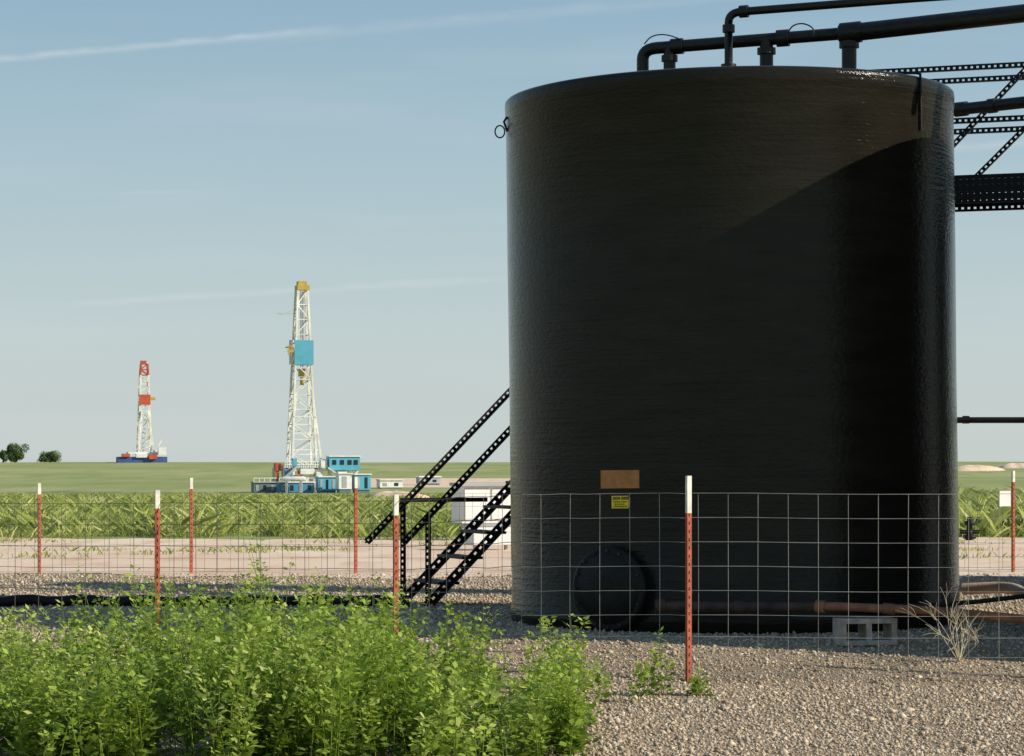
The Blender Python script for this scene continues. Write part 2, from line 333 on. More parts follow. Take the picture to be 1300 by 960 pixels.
for k in range(16):
    a=k*math.pi/8; q=c+ax*.1455+(sd*math.cos(a)+Vector((0,0,1))*math.sin(a))*.292; loc_part(MB().tube([q,q+ax*.018],.010,6,True,False),'bolt',M_dpipe,man)
loc_part(curved_patch(765,814,595,618,.004),'primer_patch',M_patch,T1o)
sg=loc_part(curved_patch(778.5,800,627.5,643.5,.005),'warning_sticker',M_sgny,T1o)
mk=MB()
def strip(px0,px1,py0,py1): 
    q=curved_patch(px0,px1,py0,py1,.0075,3); mk.add(q.v,q.f)
x=780
for wv,g in((2.6,.7),(2.6,.7),(2.4,1.8),(2.6,.7),(2.4,.7),(2.2,0)):
    strip(x,x+.8,628.8,632.4); strip(x+wv-.8,x+wv,628.8,632.4); strip(x,x+wv,628.8,629.5); 
    if g!=1.8: strip(x,x+wv,631.6,632.4)
    x+=wv+g
for k,(a,b) in enumerate(((781,797.5),(782,795),(780.5,798))):
    y=634.6+k*2.9; x=a
    while x<b: w_=random.uniform(.9,2.6); strip(x,min(b,x+w_),y,y+1.2); x+=w_+.7
loc_part(mk,'sticker_print',M_hole,sg)
a,ph_=on_tank(1172,92,.012); pts=[on_tank(1172,py,.014)[0] for py in(168,140,112,97)]; pts+=[Vector((a.x*.985,a.y*.985,4.31)),Vector((a.x*.9,a.y*.9,4.33))]
loc_part(MB().tube(pts,.011,8),'hold_down_cable',M_hole,T1o)
q=Vector((-1.84,-.2,4.02)); rp=[q+Vector((-.04-.04*math.cos(a),0,-.05*math.sin(a))) for a in[i*2*math.pi/14 for i in range(15)]]
loc_part(MB().tube(rp,.006,6,False),'lifting_ring',M_hole,T1o)
loc_part(MB().tube([q+Vector((.02,0,.0)),q+Vector((-.006,0,.08)),q+Vector((.02,0,.12))],.010,6),'lifting_lug',M_hole,T1o)
T2o=make_tank(Vector((5.72,19.3,0)),'second black storage tank just past the right edge')
T3_added=make_tank(Vector((9.9,26.4,0)),'unseen third black tank added far right to darken the main tank reflection')  # unseen tank, added so the main tank's right edge mirrors something dark
# ---------------------------------------------------------------- overhead pipes
main=thing('overhead_pipe','thick black pipe crossing above the tank top','pipe',P(850,62,21.3))
a0=P(834,61,21.4); a1=P(1078,42,20.95); a2=P(1300,17,20.4); a3=a2+(a2-a1)*1.6; a3.z=a2.z
q=P(816,78,21.45); q.z=4.3
part(MB().tube([q]+arc(Vector((q.x,q.y,a0.z-.09)),Vector((q.x,q.y,a0.z)),a0)+[a1],.050,16),'narrow_pipe',M_blk,main)
part(MB().tube([a1,a2,a3],.072,20),'wide_pipe',M_blk,main)
d=(a1-a0).normalized(); d2=(a2-a1).normalized()
part(MB().tube([a1-d*.09,a1-d*.07,a1+d2*.1],[.055,.085,.085],18),'pipe_coupling',M_blk,main)
for s_,rr in((.12,.066),(1.0,.07)):
    pp=a0+d*s_; part(MB().tube([pp,pp+d*.10],rr,16),'pipe_coupling',M_blk,main)
def riser(px,Y,top,r,fl,thg):
    p=P(px,60,Y); rs=part(MB().tube([(p.x,p.y,4.28),(p.x,p.y,top)],r,16),'riser',M_blk,thg)
    part(MB().tube([(p.x,p.y,4.33),(p.x,p.y,4.40)],fl,18),'base_flange',M_blk,thg,rs); part(MB().tube([(p.x,p.y,top-.12),(p.x,p.y,top-.07)],fl*.9,18),'top_collar',M_blk,thg,rs)
def zline(px): t=(px-834)/(1078-834); return a0.lerp(a1,t).z, a0.lerp(a1,t).y
for px,r,fl in((850,.05,.075),(973,.055,.085),(1078,.06,.09)):
    z,y=zline(px); riser(px,y,z,r,fl,main)
p=P(816,70,21.45); part(MB().tube([(p.x,p.y,4.33),(p.x,p.y,4.42)],.07,16),'base_flange',M_blk,main)
thin=thing('vent_pipe','thin black pipe rising from the tank top and bending right','pipe',P(925,80,20.9))
b0=P(925,80,20.9); b0.z=4.3; b1=P(927,16,20.9); b2=P(1160,-2,20.35); b3=b2+(b2-b1)*1.2; b3.z=b2.z
part(MB().tube([b0,Vector((b0.x,b0.y,b1.z-.08))]+arc(Vector((b0.x,b0.y,b1.z-.08)),Vector((b0.x,b0.y,b1.z)),b1+(b2-b1).normalized()*.1)+[b2,b3],.033,14),'pipe',M_blk,thin)
part(MB().tube([(b0.x,b0.y,4.32),(b0.x,b0.y,4.5)],.062,16),'base_collar',M_blk,thin)
part(MB().tube([(b0.x,b0.y,b1.z-.16),(b0.x,b0.y,b1.z-.1)],.05,14),'coupling',M_blk,thin)
dd=(b2-b1).normalized(); part(MB().tube([b1+dd*.08,b1+dd*.15],.05,14),'coupling',M_blk,thin)
for pts,lab in(([P(818,56,21.3),P(826,46,21.3),P(842,43,21.3),P(860,48,21.3),P(872,55,21.3)],'thin black cable looped over the left end of the overhead pipe'),([P(1000,42,20.95),P(1006,32,20.9),P(1020,29,20.9),P(1034,36,20.85),P(1032,46,20.85)],'thin black cable looped over the middle of the overhead pipe')):
    sm=[pts[0]]
    for i in range(1,len(pts)-1): sm+=arc((pts[i-1]+pts[i])/2,pts[i],(pts[i]+pts[i+1])/2,4)
    sm.append(pts[-1]); tag(MB().tube(sm,.006,6).build('cable',M_hole,None,pts[0]),lab,'cable','cables looped over the overhead pipe')
def pipe_thing(name,pts,r,m,label,cat='pipe',collars=(),n=14,cm=None):
    t=thing(name,label,cat,pts[0]); part(MB().tube(pts,r,n),'pipe_run',m,t)
    for (p,dv,rr,l) in collars: part(MB().tube([p,p+dv*l],rr,14),'coupling',cm or m,t)
    return t
E=Vector((.94,-.34,0))
s=P(1195,533.5,23.6); e=s+Vector((1,-.03,0))*4; pipe_thing('equalizer_pipe',[s-Vector((.6,0,0)),e],.028,M_blk,'slim level black pipe leaving the tank at mid height',collars=[(P(1222,533,23.6),Vector((1,0,0)),.036,.06)])
s=P(1200,141,24.1); e=P(1300,130,23.6); pipe_thing('walkway_pipe',[s-(e-s)*.6,s,e,e+(e-s)*2],.055,M_blk,'black pipe running along the walkway railing right of the tank',collars=[(P(1213,139.5,24.05),(e-s).normalized(),.068,.12),(P(1255,135,23.83),(e-s).normalized(),.068,.08)])
# ---------------------------------------------------------------- catwalk
side=Vector((-.34,-.94,0))
O=P(1211,262,24.6); O.z=0
cat=thing('catwalk','black perforated steel walkway with railings behind the tank',"walkway",(O.x,O.y,0))
L0,L1=-1.9,4.5
def cw(t,z,back=0): return Vector((O.x,O.y,0))+E*t-side*back+Vector((0,0,z))
for bk in(0,.8):
    part(MB().perf(cw(L0,3.88,bk),cw(L1,3.88,bk),.27,side,4,.06,.008,.30,False),'deck_beam',M_hole,cat)
    part(MB().perf(cw(L0,5.03,bk),cw(L1,5.03,bk),.055,side,1),'top_rail',M_hole,cat)
    part(MB().perf(cw(L0,4.53,bk),cw(L1,4.53,bk),.055,side,1),'mid_rail',M_hole,cat)
    for t in(-1.9,.75+.9,3.2): part(MB().perf(cw(t,4.02,bk),cw(t,5.0,bk),.05,side,1),'rail_post',M_hole,cat)
part(MB().bar(cw(L0,3.99,.4),cw(L1,3.99,.4),.78,.02,side),'deck_plate',M_hole,cat)
part(MB().perf(cw(-.35,3.95,-.02),cw(.72,5.03,-.02),.05,side,1),'brace',M_hole,cat)
part(MB().perf(cw(-.02,4.0,.82),cw(1.05,5.03,.82),.05,side,1),'brace',M_hole,cat)
for t in(-1.7,3.6):
    for bk in(.05,.75): part(MB().bar(cw(t,0,bk),cw(t,3.75,bk),.07,.07,side),'support_leg',M_hole,cat)
# ---------------------------------------------------------------- staircase
D=Vector((.94,.34,0)); SD=Vector((.34,-.94,0))
foot=P(540,770,23.4); foot.z=0
st=thing('staircase','steep black perforated steel stairs left of the tank','stairs',foot)
def sp(t,z,back=0): return foot+D*t-SD*back+Vector((0,0,z))
W_=.75; top=3.85
for bk in(0,W_):
    part(MB().perf(sp(0,.0,bk),sp(top,top,bk),.075,SD,1,.07,.008,.28),'stringer',M_hole,st)
nst=17; stp=top/nst
for i in range(1,nst+1):
    m=MB(); m.bar(sp(i*stp,i*stp-.02,0.01),sp(i*stp,i*stp-.02,W_-.01),.20,.025,D); part(m,'tread',M_hole,st)
def rail(bk,px,py,ps,t1):
    t=0
    for _ in range(20):
        q=sp(t,0,bk); t+= ((px-650)*q.y/F-q.x)/.94
    q=sp(t,0,bk); z=EYE-(py-587)*q.y/F; off=z-t
    part(MB().perf(sp(t,z,bk),sp(t1,t1+off,bk),.052,SD,1),'handrail',M_hole,st); return t,off
tn,on=rail(0,512,688,0,top); tf,of=rail(W_,465,688,0,top)
for t,bk,off in((.02,0,on),(.02,W_,of),(1.6,0,on),(1.6,W_,of),(3.2,0,on)):
    part(MB().perf(sp(t,max(t,0),bk),sp(t,t+off,bk),.042,SD,1),'rail_post',M_hole,st)
part(MB().bar(sp(0,.95,W_),sp(.85,.95,W_),.04,.04),'cross_brace',M_hole,st)
# ---------------------------------------------------------------- ground pipes, block, hose
g=[P(832,770,19.35),P(1040,771,19.2)]
pipe_thing('dark_base_pipe',g,.040,M_dpipe,'dark rusty pipe along the front base of the tank',collars=[(g[0],Vector((1,0,0)),.055,.07),(P(930,770.6,19.28),Vector((1,0,0)),.05,.08)])
g=[P(1041,770,18.7),P(1060,770,18.65),P(1180,775,18.4),P(1300,786,18.1),P(1420,796,17.9)]
dr=(g[3]-g[2]).normalized()
pipe_thing('rusty_base_pipe',g,.031,M_rpipe,'orange rusty pipe resting on the concrete block beside tank',collars=[(g[0]-dr*.03,dr,.045,.07),(P(1122,772.5,18.53),dr,.040,.08)])
pipe_thing('tan_pipe_elbow',[P(1222,748,22.2)]+arc(P(1265,746,22.1),P(1288,746,22.0),P(1296,752,21.8))+[P(1345,768,21.2)],.05,M_tan,'pale tan bent pipe on the gravel right of the tank')
g=[P(1100,772,19.5),P(1140,769,19.3),P(1190,768,19.2),P(1240,764,19.1),P(1300,757,19.1),P(1400,750,19.2)]
tag(MB().tube(g,.018,10).build('hose',M_hole,None,g[0]),'thin black hose lying above the rusty pipe','hose')
g=[P(px,770+3*math.sin(px*.03)+2*math.sin(px*.11),23.3+.1*math.sin(px*.02)) for px in range(-60,521,20)]
g=[Vector((p.x,p.y,.055+.012*math.sin(i*1.7))) for i,p in enumerate(g)]
tag(MB().tube(g,.05,10).build('ground_pipe',M_hole,None,g[0]),'long black pipe lying on the gravel behind the weeds','pipe')
def cinder(px,Y,rz,label):
    x=P(px,0,Y).x; t=thing('concrete_block',label,'concrete block',(x,Y,H(x,Y)+.005),rz)
    m=MB(); m.box((0,0,.0175),(.42,.19,.035)); m.box((0,0,.1725),(.42,.19,.035))
    for x in(-.19,0,.19): m.box((x,0,.095),(.04,.188,.12))
    m.build('block_body',M_conc,t); return t
cinder(1098,18.62,.2,'hollow concrete block propping the rusty pipe')
tw=MB(); bs=P(1218,812,18.0); bs.z=H(bs.x,18.0)
def twig(p,d,l,r,k):
    q=p+d*l; tw.tube([p,(p+q)/2+Vector((random.uniform(-.01,.01),0,.008)),q],[r,r*.8,r*.5],4,False)
    if k>0:
        for _ in range(3):
            nd=(d+Vector((random.gauss(0,.5),random.gauss(0,.5),random.gauss(0,.35)))).normalized(); twig(p.lerp(q,random.uniform(.5,1)),nd,l*random.uniform(.5,.8),r*.65,k-1)
for _ in range(9): twig(bs,Vector((random.gauss(0,.45),random.gauss(0,.4),1)).normalized(),random.uniform(.18,.30),.004,2)
tag(tw.build('dry_shrub',M_straw,None,bs),'dry leafless straw coloured shrub by the tank base','shrub')
# ---------------------------------------------------------------- fences
def tpost(x,y,z0,z1,name_parent,tiplen,rz=.75):
    m=MB(); zt=z1-tiplen; wx,wy=-math.sin(rz)*.018,math.cos(rz)*.018
    m.box((x,y,(z0+zt)/2-.05),(.042,.006,zt-z0+.1),rz); m.box((x+wx,y+wy,(z0+zt)/2-.05),(.006,.03,zt-z0+.1),rz)
    z=z0+.05
    while z<zt: m.box((x-wx*.33,y-wy*.33,z),(.010,.008,.018),rz); z+=.055
    o=part(m,'post',M_rust,name_parent)
    m=MB(); m.box((x,y,(z1+zt)/2),(.042,.0065,tiplen-.001),rz); m.box((x+wx,y+wy,(z1+zt)/2),(.0062,.03,tiplen-.001),rz)
    part(m,'post_tip',M_tip,name_parent,o); return o
def panel(a,b,za,zb,h,r,fence,rows,step,zmin=-9,m_=None):
    m=MB(); a=Vector(a);b=Vector(b);L=(b-a).length; n=int(L/step)
    wob=[random.uniform(-.006,.006) for _ in range(60)]
    for rr in rows:
        pts=[]
        for i in range(0,9):
            t=i/8; p=a.lerp(b,t); z=za+(zb-za)*t-rr; pts.append((p.x,p.y,max(z,zmin)+wob[(i*3)%60]))
        m.tube(pts,r,4,False,False)
    for i in range(n+1):
        t=i*step/L; p=a.lerp(b,t); z=za+(zb-za)*t; w1=random.uniform(-.004,.004)
        m.tube([(p.x,p.y+.006,z),(p.x+w1,p.y+.006,z-h*.5),(p.x,p.y+.006,max(z-h,zmin))],r,4,False,False)
    return part(m,'wire_panel',m_ or M_wire,fence)
near=thing('wire_fence','near wire mesh fence on rusty red posts in front of the tank','fence',(P(875,0,17.4).x,17.4,-.18))
def XY(px,Y): return Vector(((px-650)*Y/F,Y,0))
rows=[0,.163,.326,.489,.652,.815,.96,1.09,1.20,1.27]
n_=[(1500,17.25),(875,17.4),(662,17.55),(503,18.6),(200,19.7),(-60,20.2)]
zt=[1.09,1.09,1.085,1.02,.99,.98]
for i in range(5):
    a=XY(*n_[i]);b=XY(*n_[i+1]); 
    if i>=2: panel(a,b,zt[i],zt[i+1],1.1,.0028,near,rows[:8],.2,.01,M_wire2)
    else: panel(a,b,zt[i],zt[i+1],1.27,.0021,near,rows,.2)
tpost(XY(875,17.37).x,17.37,-.2,1.21,near,.25)
tpost(XY(1500,17.22).x,17.22,-.2,1.21,near,.25)
tpost(XY(503,18.57).x,18.57,-.02,1.07,near,.15)
tpost(XY(200,19.67).x,19.67,0,1.09,near,.14)
tpost(XY(-60,20.17).x,20.17,0,1.08,near,.14)
far=thing('wire_fence','farther wire mesh fence on thin red posts behind the gravel','fence',(XY(452,30).x,30,0))
fp=[(-160,29.6,1.1),(50,30,1.06),(243,30,1.12),(452,30.1,1.13),(660,30.2,1.12),(870,30.3,1.12),(1080,30.4,1.15),(1287,30.5,1.2),(1500,30.6,1.15)]
for (px,Y,z) in fp: tpost(XY(px,Y).x,Y,0,z,far,.13)
for i in range(len(fp)-1): panel(XY(fp[i][0],fp[i][1]+.03),XY(fp[i+1][0],fp[i+1][1]+.03),.94,.94,.9,.0022,far,[0,.15,.3,.45,.6,.75,.9],.15,-9,M_wire2)
c=P(1276,633,30.42); s_=thing('fence_sign','small white square sign hung on the far fence','sign',c,.0)
part(MB().box(c,(.165,.004,.18),.5),'sign_plate',M_white,s_); part(MB().bar(c+Vector((0,.006,.09)),c+Vector((0,.03,.12)),.01,.01),'hanger',M_wire,s_)
# ---------------------------------------------------------------- equipment behind stairs
def boxmb(px0,px1,py0,py1,Y,dep):
    a=P(px0,py1,Y);b=P(px1,py0,Y); m=MB(); m.box(((a.x+b.x)/2,Y+dep/2,(a.z+b.z)/2),(b.x-a.x,dep,b.z-a.z)); return m
t=thing('equipment_shed','white metal equipment cabinet standing behind the stairs','cabinet',(P(624,0,43).x,43,0))
part(boxmb(584,662,617,664,43,.5),'cabinet_body',M_white,t); part(boxmb(581,665,613,617,42.9,.6),'roof_lid',M_grey,t)
for a,b in((587,621),(624,658)): part(boxmb(a,b,621,660,42.97,.025),'door',M_white,t)
part(boxmb(588,592,664,686,43.1,.08),'leg',M_grey,t); part(boxmb(652,656,664,686,43.1,.08),'leg',M_grey,t)
t.rotation_euler.z=.38
t=thing('meter_box','small pale grey meter box low behind the stairs','meter box',(P(627,0,38).x,38,0))
part(boxmb(600,656,668,692,38,.35),'box_body',M_white,t); part(boxmb(598,658,665,668,37.98,.39),'box_lid',M_grey,t)
part(boxmb(604,607,692,701,38.1,.05),'leg',M_grey,t); part(boxmb(646,649,692,701,38.1,.05),'leg',M_grey,t)
t.rotation_euler.z=.38
c=P(1231,672,43); t=thing('wellhead_valve','small black wellhead valve in the grass right of the tank','valve',(c.x,c.y,0))
part(MB().lathe([(.0,.40),(.04,.40),(.04,.34),(.09,.32),(.09,.26),(.05,.25),(.05,.1),(.11,.1),(.11,.04),(.07,.03),(.07,-.02)],16,(c.x,c.y,0)),'valve_body',M_hole,t)
part(MB().tube([(c.x-.16,c.y,.15),(c.x+.16,c.y,.15)],.035,8),'side_outlet',M_hole,t)
# ---------------------------------------------------------------- drilling rigs
def lattice(cx,cy,z0,z1,w0,w1,nlev,rl,rb):
    leg=MB();br=MB()
    def cn(t): w=w0+(w1-w0)*t; z=z0+(z1-z0)*t; return [Vector((cx+sx*w/2,cy+sy*w/2,z)) for sx,sy in((-1,-1),(1,-1),(1,1),(-1,1))]
    for k in range(4): leg.bar(cn(0)[k],cn(1)[k],rl,rl)
    for i in range(nlev+1):
        t=i/nlev; q=cn(t)
        for k in range(4): br.bar(q[k],q[(k+1)%4],rb,rb)
        if i<nlev:
            q2=cn((i+1)/nlev)
            for k in range(4):
                if (i+(k==2))%2: br.bar(q[k],q2[(k+1)%4],rb,rb)
                else: br.bar(q[(k+1)%4],q2[k],rb,rb)
    return leg,br
RY=550.; r1=thing('drilling_rig','tall white drilling rig mast with cyan panel and blue cabins','drilling rig',(P(384,0,RY).x,RY,H(P(384,0,RY).x,RY)))
def rb(px0,px1,py0,py1,dep,nm,m,off=0,t=r1,Y=RY,sub=None):
    return part(boxmb(px0,px1,py0,py1,Y+off,dep),nm,m,t,sub)
cxr=P(383,0,RY).x
lg,bb=lattice(cxr,RY,P(0,596,RY).z,P(0,368,RY).z,5.3,2.1,12,.42,.2); part(lg,'mast_leg_frame',M_lattice,r1); part(bb,'mast_bracing',M_lattice,r1)
rb(375,391,362,368,2.8,'crown_block',M_yel,-1.4); rb(377,388,357,362,2,'crown_sheave',M_yel,-1)
part(MB().bar(P(350,398.5,RY-1),P(376,398.5,RY-1),.22,.22),'gin_pole',M_grey,r1); part(MB().bar(P(352,401,RY-1),P(376,392,RY-1),.12,.12),'pole_stay',M_grey,r1)
rb(370,394,432,463,.15,'windwall_panel',M_cyan,-2.1); rb(370.5,393.5,432,463,.15,'windwall_panel',M_white,2.0)
part(boxmb(394.2,395,432,463,RY-1.9,3.8),'windwall_side',M_cyan,r1)
rb(362,369,440,441.5,3,'racking_platform',M_yel,-2); m=MB()
for px in(362,364,366): m.bar(P(px,452,RY-2),P(px,438,RY-2),.12,.12)
m.bar(P(361,446,RY-2),P(369,446,RY-2),.2,.5); part(m,'platform_rail',M_yel,r1)
part(MB().bar(P(382,466,RY),P(382,370,RY),.14,.14),'drill_line',M_hole,r1); part(MB().bar(P(384.5,466,RY),P(384.5,370,RY),.14,.14),'drill_line',M_hole,r1)
rb(379,387,468,478,1.2,'travelling_block',M_yel,-.6); rb(381,385,479,489,.8,'top_drive',M_yel,-.4)
m=MB()
for px0,px1,py1 in((361,372,505),(405,394,505)): m.bar(P(px0,594,RY-2.5),P(px1,py1,RY-2),.4,.4)
for k in range(4):
    y=592-k*21; a=361.5+k*2.4; b=404.5-k*2.4; m.bar(P(a,y,RY-2.4),P(b,y,RY-2.4),.2,.2)
part(m,'a_frame_leg',M_lattice,r1)
rb(350,448,590,594,9,'rig_floor',M_white,-5)
m=MB(); 
for px in(352,364,376,388,400,412,424,436,446):
    for dy in(-4.5,3): m.bar(P(px,594,RY+dy),P(px,627,RY+dy),.5,.5)
for dy in(-4.5,3): m.bar(P(351,597,RY+dy),P(447,597,RY+dy),.4,.4)
m.bar(P(352,597,RY-4.5),P(352,597,RY+3),.4,.4)
for i in range(8):
    px=352+i*12; m.bar(P(px,620,RY-4.5),P(px+12,598,RY-4.5),.3,.3)
part(m,'substructure_frame',M_lattice,r1)
dg=rb(408,448,580,597,3,'doghouse',M_cyan,-6)
for a in(412,422,432,440): rb(a,a+5,584,590,.1,'window',M_glass,-6.12,sub=dg)
rb(407,449,578.5,580,3.6,'doghouse_roof',M_white,-6.3,sub=dg)
rb(372,390,595,602,3,'floor_skirt',M_white,-5.2); rb(352,362,596,604,3,'winch_box',M_blue,-5.2); rb(398,406,583,594,2,'driller_cabin',M_white,-5.5); rb(362,367,582,592,2,'floor_cabinet',M_cyan,-5.4)
rb(392,400,599,608,3,'pump_box',M_white,-5.6); rb(364,371,603,610,3,'control_box',M_red,-5.6); rb(420,432,598,603,2,'cable_tray',M_white,-5.6)
m=MB()
for k in range(18): m.bar(P(352+k*3,594,RY-5.2),P(352+k*3,586,RY-5.2),.14,.14)
m.bar(P(352,586,RY-5.2),P(404,586,RY-5.2),.16,.16); m.bar(P(352,590,RY-5.2),P(404,590,RY-5.2),.16,.16)
part(m,'floor_railing',M_white,r1)
m=MB().bar(P(332,622,RY-6),P(366,592,RY-6),1.2,.5); part(m,'access_stair',M_grey,r1)
hp=part(MB().bar(P(344,598,RY-4),P(344,612,RY-4),.6,.6),'hoist_post',M_red,r1); rb(341,348,588,598,2,'red_hoist',M_red,-4.5,sub=hp)
part(MB().bar(P(406,594,RY-6),P(442,620,RY-7),1.0,.3),'pipe_ramp',M_lattice,r1)
r1.rotation_euler.z=.3
g_='equipment units around the white drilling rig'
def unit(name,px0,px1,py0,py1,dep,off,m,label,cat,roof=None,doors=0,tank=False,rot=.32):
    Y=RY+off; c=P((px0+px1)/2,0,Y); t=thing(name,label,cat,(c.x,Y,H(c.x,Y)),0,g_)
    if tank:
        a=P(px0,(py0+py1)/2,Y);b=P(px1,(py0+py1)/2,Y); r=(py1-py0)/2*Y/F; part(MB().tube([a,a+Vector((.4,0,0)),b-Vector((.4,0,0)),b],[r*.7,r,r,r*.7],18),'vessel',m,t)
        for f in(.2,.8): q=a.lerp(b,f); part(MB().box((q.x,q.y,(t.location.z+q.z-r*.6)/2),(.5,1.5,q.z-r*.6-t.location.z+.1)),'saddle',M_grey,t)
        return t
    part(boxmb(px0,px1,py0,py1,Y,dep),'body',m,t)
    if roof: part(boxmb(px0-1,px1+1,py0-1.5,py0,Y-.3,dep+.6),'roof',roof,t)
    for k in range(doors):
        a=px0+(px1-px0)*(k+.25)/doors; part(boxmb(a,a+(px1-px0)*.35/doors,py0+3,py1-2,Y-.08,.07),'door',M_glass if k%2 else M_grey,t)
    m=MB()
    for k in range(max(2,int((px1-px0)/7))): px=px0+k*7; m.bar(P(px,py0-1.5,Y),P(px,py0-6,Y),.12,.12)
    m.bar(P(px0,py0-6,Y),P(px1,py0-6,Y),.12,.14)
    if 'tank' in name: part(m,'roof_railing',M_lattice,t)
    zb=t.location.z-.3; a=P(px0,py1,Y);b=P(px1,py1,Y)
    if a.z>zb: part(MB().box(((a.x+b.x)/2,Y+dep/2,(a.z+zb)/2),(b.x-a.x-.4,dep-.4,a.z-zb)),'skid',M_grn,t)
    t.rotation_euler.z=rot
    return t
unit('mud_tank',322,352,613,625,2.5,-20,M_grn,'low grey green mud tank left of the rig base','tank',M_grey,3)
unit('mud_tank',354,400,613,625,2.5,-22,M_blue,'long blue mud tank directly below the rig mast','tank',M_white,4)
unit('site_cabin',430,447,602,621,2.5,-24,M_white,'white site cabin right of the rig mast','cabin',M_lattice,1)
unit('site_cabin',450,471,603,622,2.5,-23,M_cyan,'light blue site cabin farthest right of the rig','cabin',M_white,2)
unit('generator_house',404,428,606,623,2.5,-19,M_cyan,'blue generator house below the rig cabins','generator',M_white,3)
unit('fuel_tank',358,388,605,611,2.5,-24,M_white,'white horizontal fuel tank at the rig base','tank',tank=True)
unit('storage_container',482,512,610,619,3,40,M_white,'long low white container on the dirt right of the rig','container',M_lattice,2)
unit('storage_container',532,560,606,614,3,80,M_grey,'low grey container on the dirt nearest the stairs','container',M_white,2)
RY2=1140.; cx2=P(184,0,RY2).x; r2=thing('drilling_rig','distant red and white drilling rig with navy base','drilling rig',(cx2,RY2,H(cx2,RY2)))
def r2b(*a,**k): return rb(*a,t=r2,Y=RY2,**k)
lg,bb=lattice(cx2,RY2+3,P(0,579,RY2).z,P(0,476,RY2).z,5.6,3.4,9,.8,.38); part(lg,'mast_leg_frame',M_lattice,r2); part(bb,'mast_bracing',M_lattice,r2)
lg,bb=lattice(cx2,RY2+3,P(0,476,RY2).z,P(0,462,RY2).z,3.4,2.8,2,.7,.4); part(lg,'upper_mast',M_red,r2); part(bb,'upper_bracing',M_red,r2)
r2b(180,187,458,461.5,3,'crown_block',M_red,1.5)
r2b(177,191,501,514,.3,'windwall_panel',M_red,0); r2b(191,197,504,508,2,'racking_platform',M_yel,0)
m=MB().bar(P(174,578,RY2-3),P(180,522,RY2),.6,.6); part(m,'a_frame_leg',M_lattice,r2); m=MB().bar(P(194,578,RY2-3),P(188,522,RY2),.6,.6); part(m,'a_frame_leg',M_lattice,r2); part(MB().bar(P(194,578,RY2-2),P(205,556,RY2-2),.5,.5),'boom',M_lattice,r2)
r2b(160,206,574,577,8,'rig_floor',M_white,-4); r2b(146,208,580,588,10,'substructure',M_navy,-6); r2b(168,182,576,581,3,'doghouse',M_white,-7); r2b(150,160,576,580,3,'generator_house',M_red,-7); r2b(196,206,568,578,3,'shed',M_white,-7)
r2b(184,194,577,583,3,'tool_house',M_red,-7.5)
r2.rotation_euler.z=.25
# ---------------------------------------------------------------- trees
def tree(px,Y,wpx,py0,py1,label,blobs,dens):
    c=P(px,0,Y); z0=H(c.x,Y); t=thing('field_tree',label,'tree',(c.x,Y,z0)); top=P(0,py0,Y).z; h=top-z0; w=wpx*Y/F
    m=MB(); m.tube([(c.x,Y,z0-.3),(c.x+.1,Y,z0+h*.3),(c.x-.1,Y,z0+h*.6)],[.45,.32,.15],8)
    for k in range(6): a=k*1.05; m.tube([(c.x,Y,z0+h*.25+k*.2),(c.x+math.cos(a)*w*.3,Y+math.sin(a)*w*.3,z0+h*.6)],[.15,.05],5)
    part(m,'trunk',M_bark,t)
    Vs=[];Ts=[]
    for _ in range(blobs):
        a=rng.uniform(0,6.28); rr=rng.uniform(0,.36)*w; zz=rng.uniform(.2,.82); cc=np.array([math.cos(a)*rr,math.sin(a)*rr,h*zz]); sz=w*rng.uniform(.12,.2)
        n=dens; d=rng.normal(0,1,(n,3)); d/=np.linalg.norm(d,axis=1)[:,None]; p=cc+d*sz*rng.uniform(.5,1.1,(n,1)); 
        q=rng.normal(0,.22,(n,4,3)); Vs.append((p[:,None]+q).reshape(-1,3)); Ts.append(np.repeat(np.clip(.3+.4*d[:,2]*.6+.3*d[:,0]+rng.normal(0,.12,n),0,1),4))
    V=np.concatenate(Vs); V[:,2]=np.maximum(V[:,2],.1); o=np_mesh('crown',V,np.arange(len(V)).reshape(-1,4),M_tr,np.concatenate(Ts)); o.parent=t
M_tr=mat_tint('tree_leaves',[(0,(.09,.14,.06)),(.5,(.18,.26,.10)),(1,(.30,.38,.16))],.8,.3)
tree(19,1180,34,562,586,'round dark green tree at the far left horizon',30,260)
tree(4,1195,16,568,586,'smaller dark tree at the very left edge of the horizon',12,220)
tree(64,1180,36,574,586,'low wide green bush right of the horizon tree',18,240)
for (px,Y,w,h,lab) in((1238,900,20,1.8,'low pink dirt mound on the right horizon beside the tank'),(1290,960,16,1.6,'low pink dirt mound at the right edge of the horizon'),(140,78,2.2,.22,'low pink dirt mound in the grass below the distant red rig'),(500,95,3.2,.30,'low pink dirt mound in the grass left of the stairs')):
    c=P(px,0,Y); m=MB(); n_s=30; vs=[]; fs=[]; pr=[(w*.5,-.3),(w*.4,h*.35),(w*.25,h*.8),(w*.1,h),(.01,h)]
    for i,(r,z) in enumerate(pr):
        for k in range(n_s):
            a=2*math.pi*k/n_s; j=1+.18*math.sin(2*a+px)+.1*math.sin(5*a+i); vs.append((r*j*math.cos(a),r*j*math.sin(a),z+h*.12*math.sin(3*a+i*1.3) if r>.1 else z))
    for i in range(len(pr)-1):
        for k in range(n_s): k2=(k+1)%n_s; fs.append((i*n_s+k,i*n_s+k2,(i+1)*n_s+k2,(i+1)*n_s+k))
    m.add(vs,fs,True); o=m.build('dirt_mound',M_dirt); o.location=(c.x,Y,H(c.x,Y)); tag(o,lab,'dirt mound','dirt mounds in the fields')
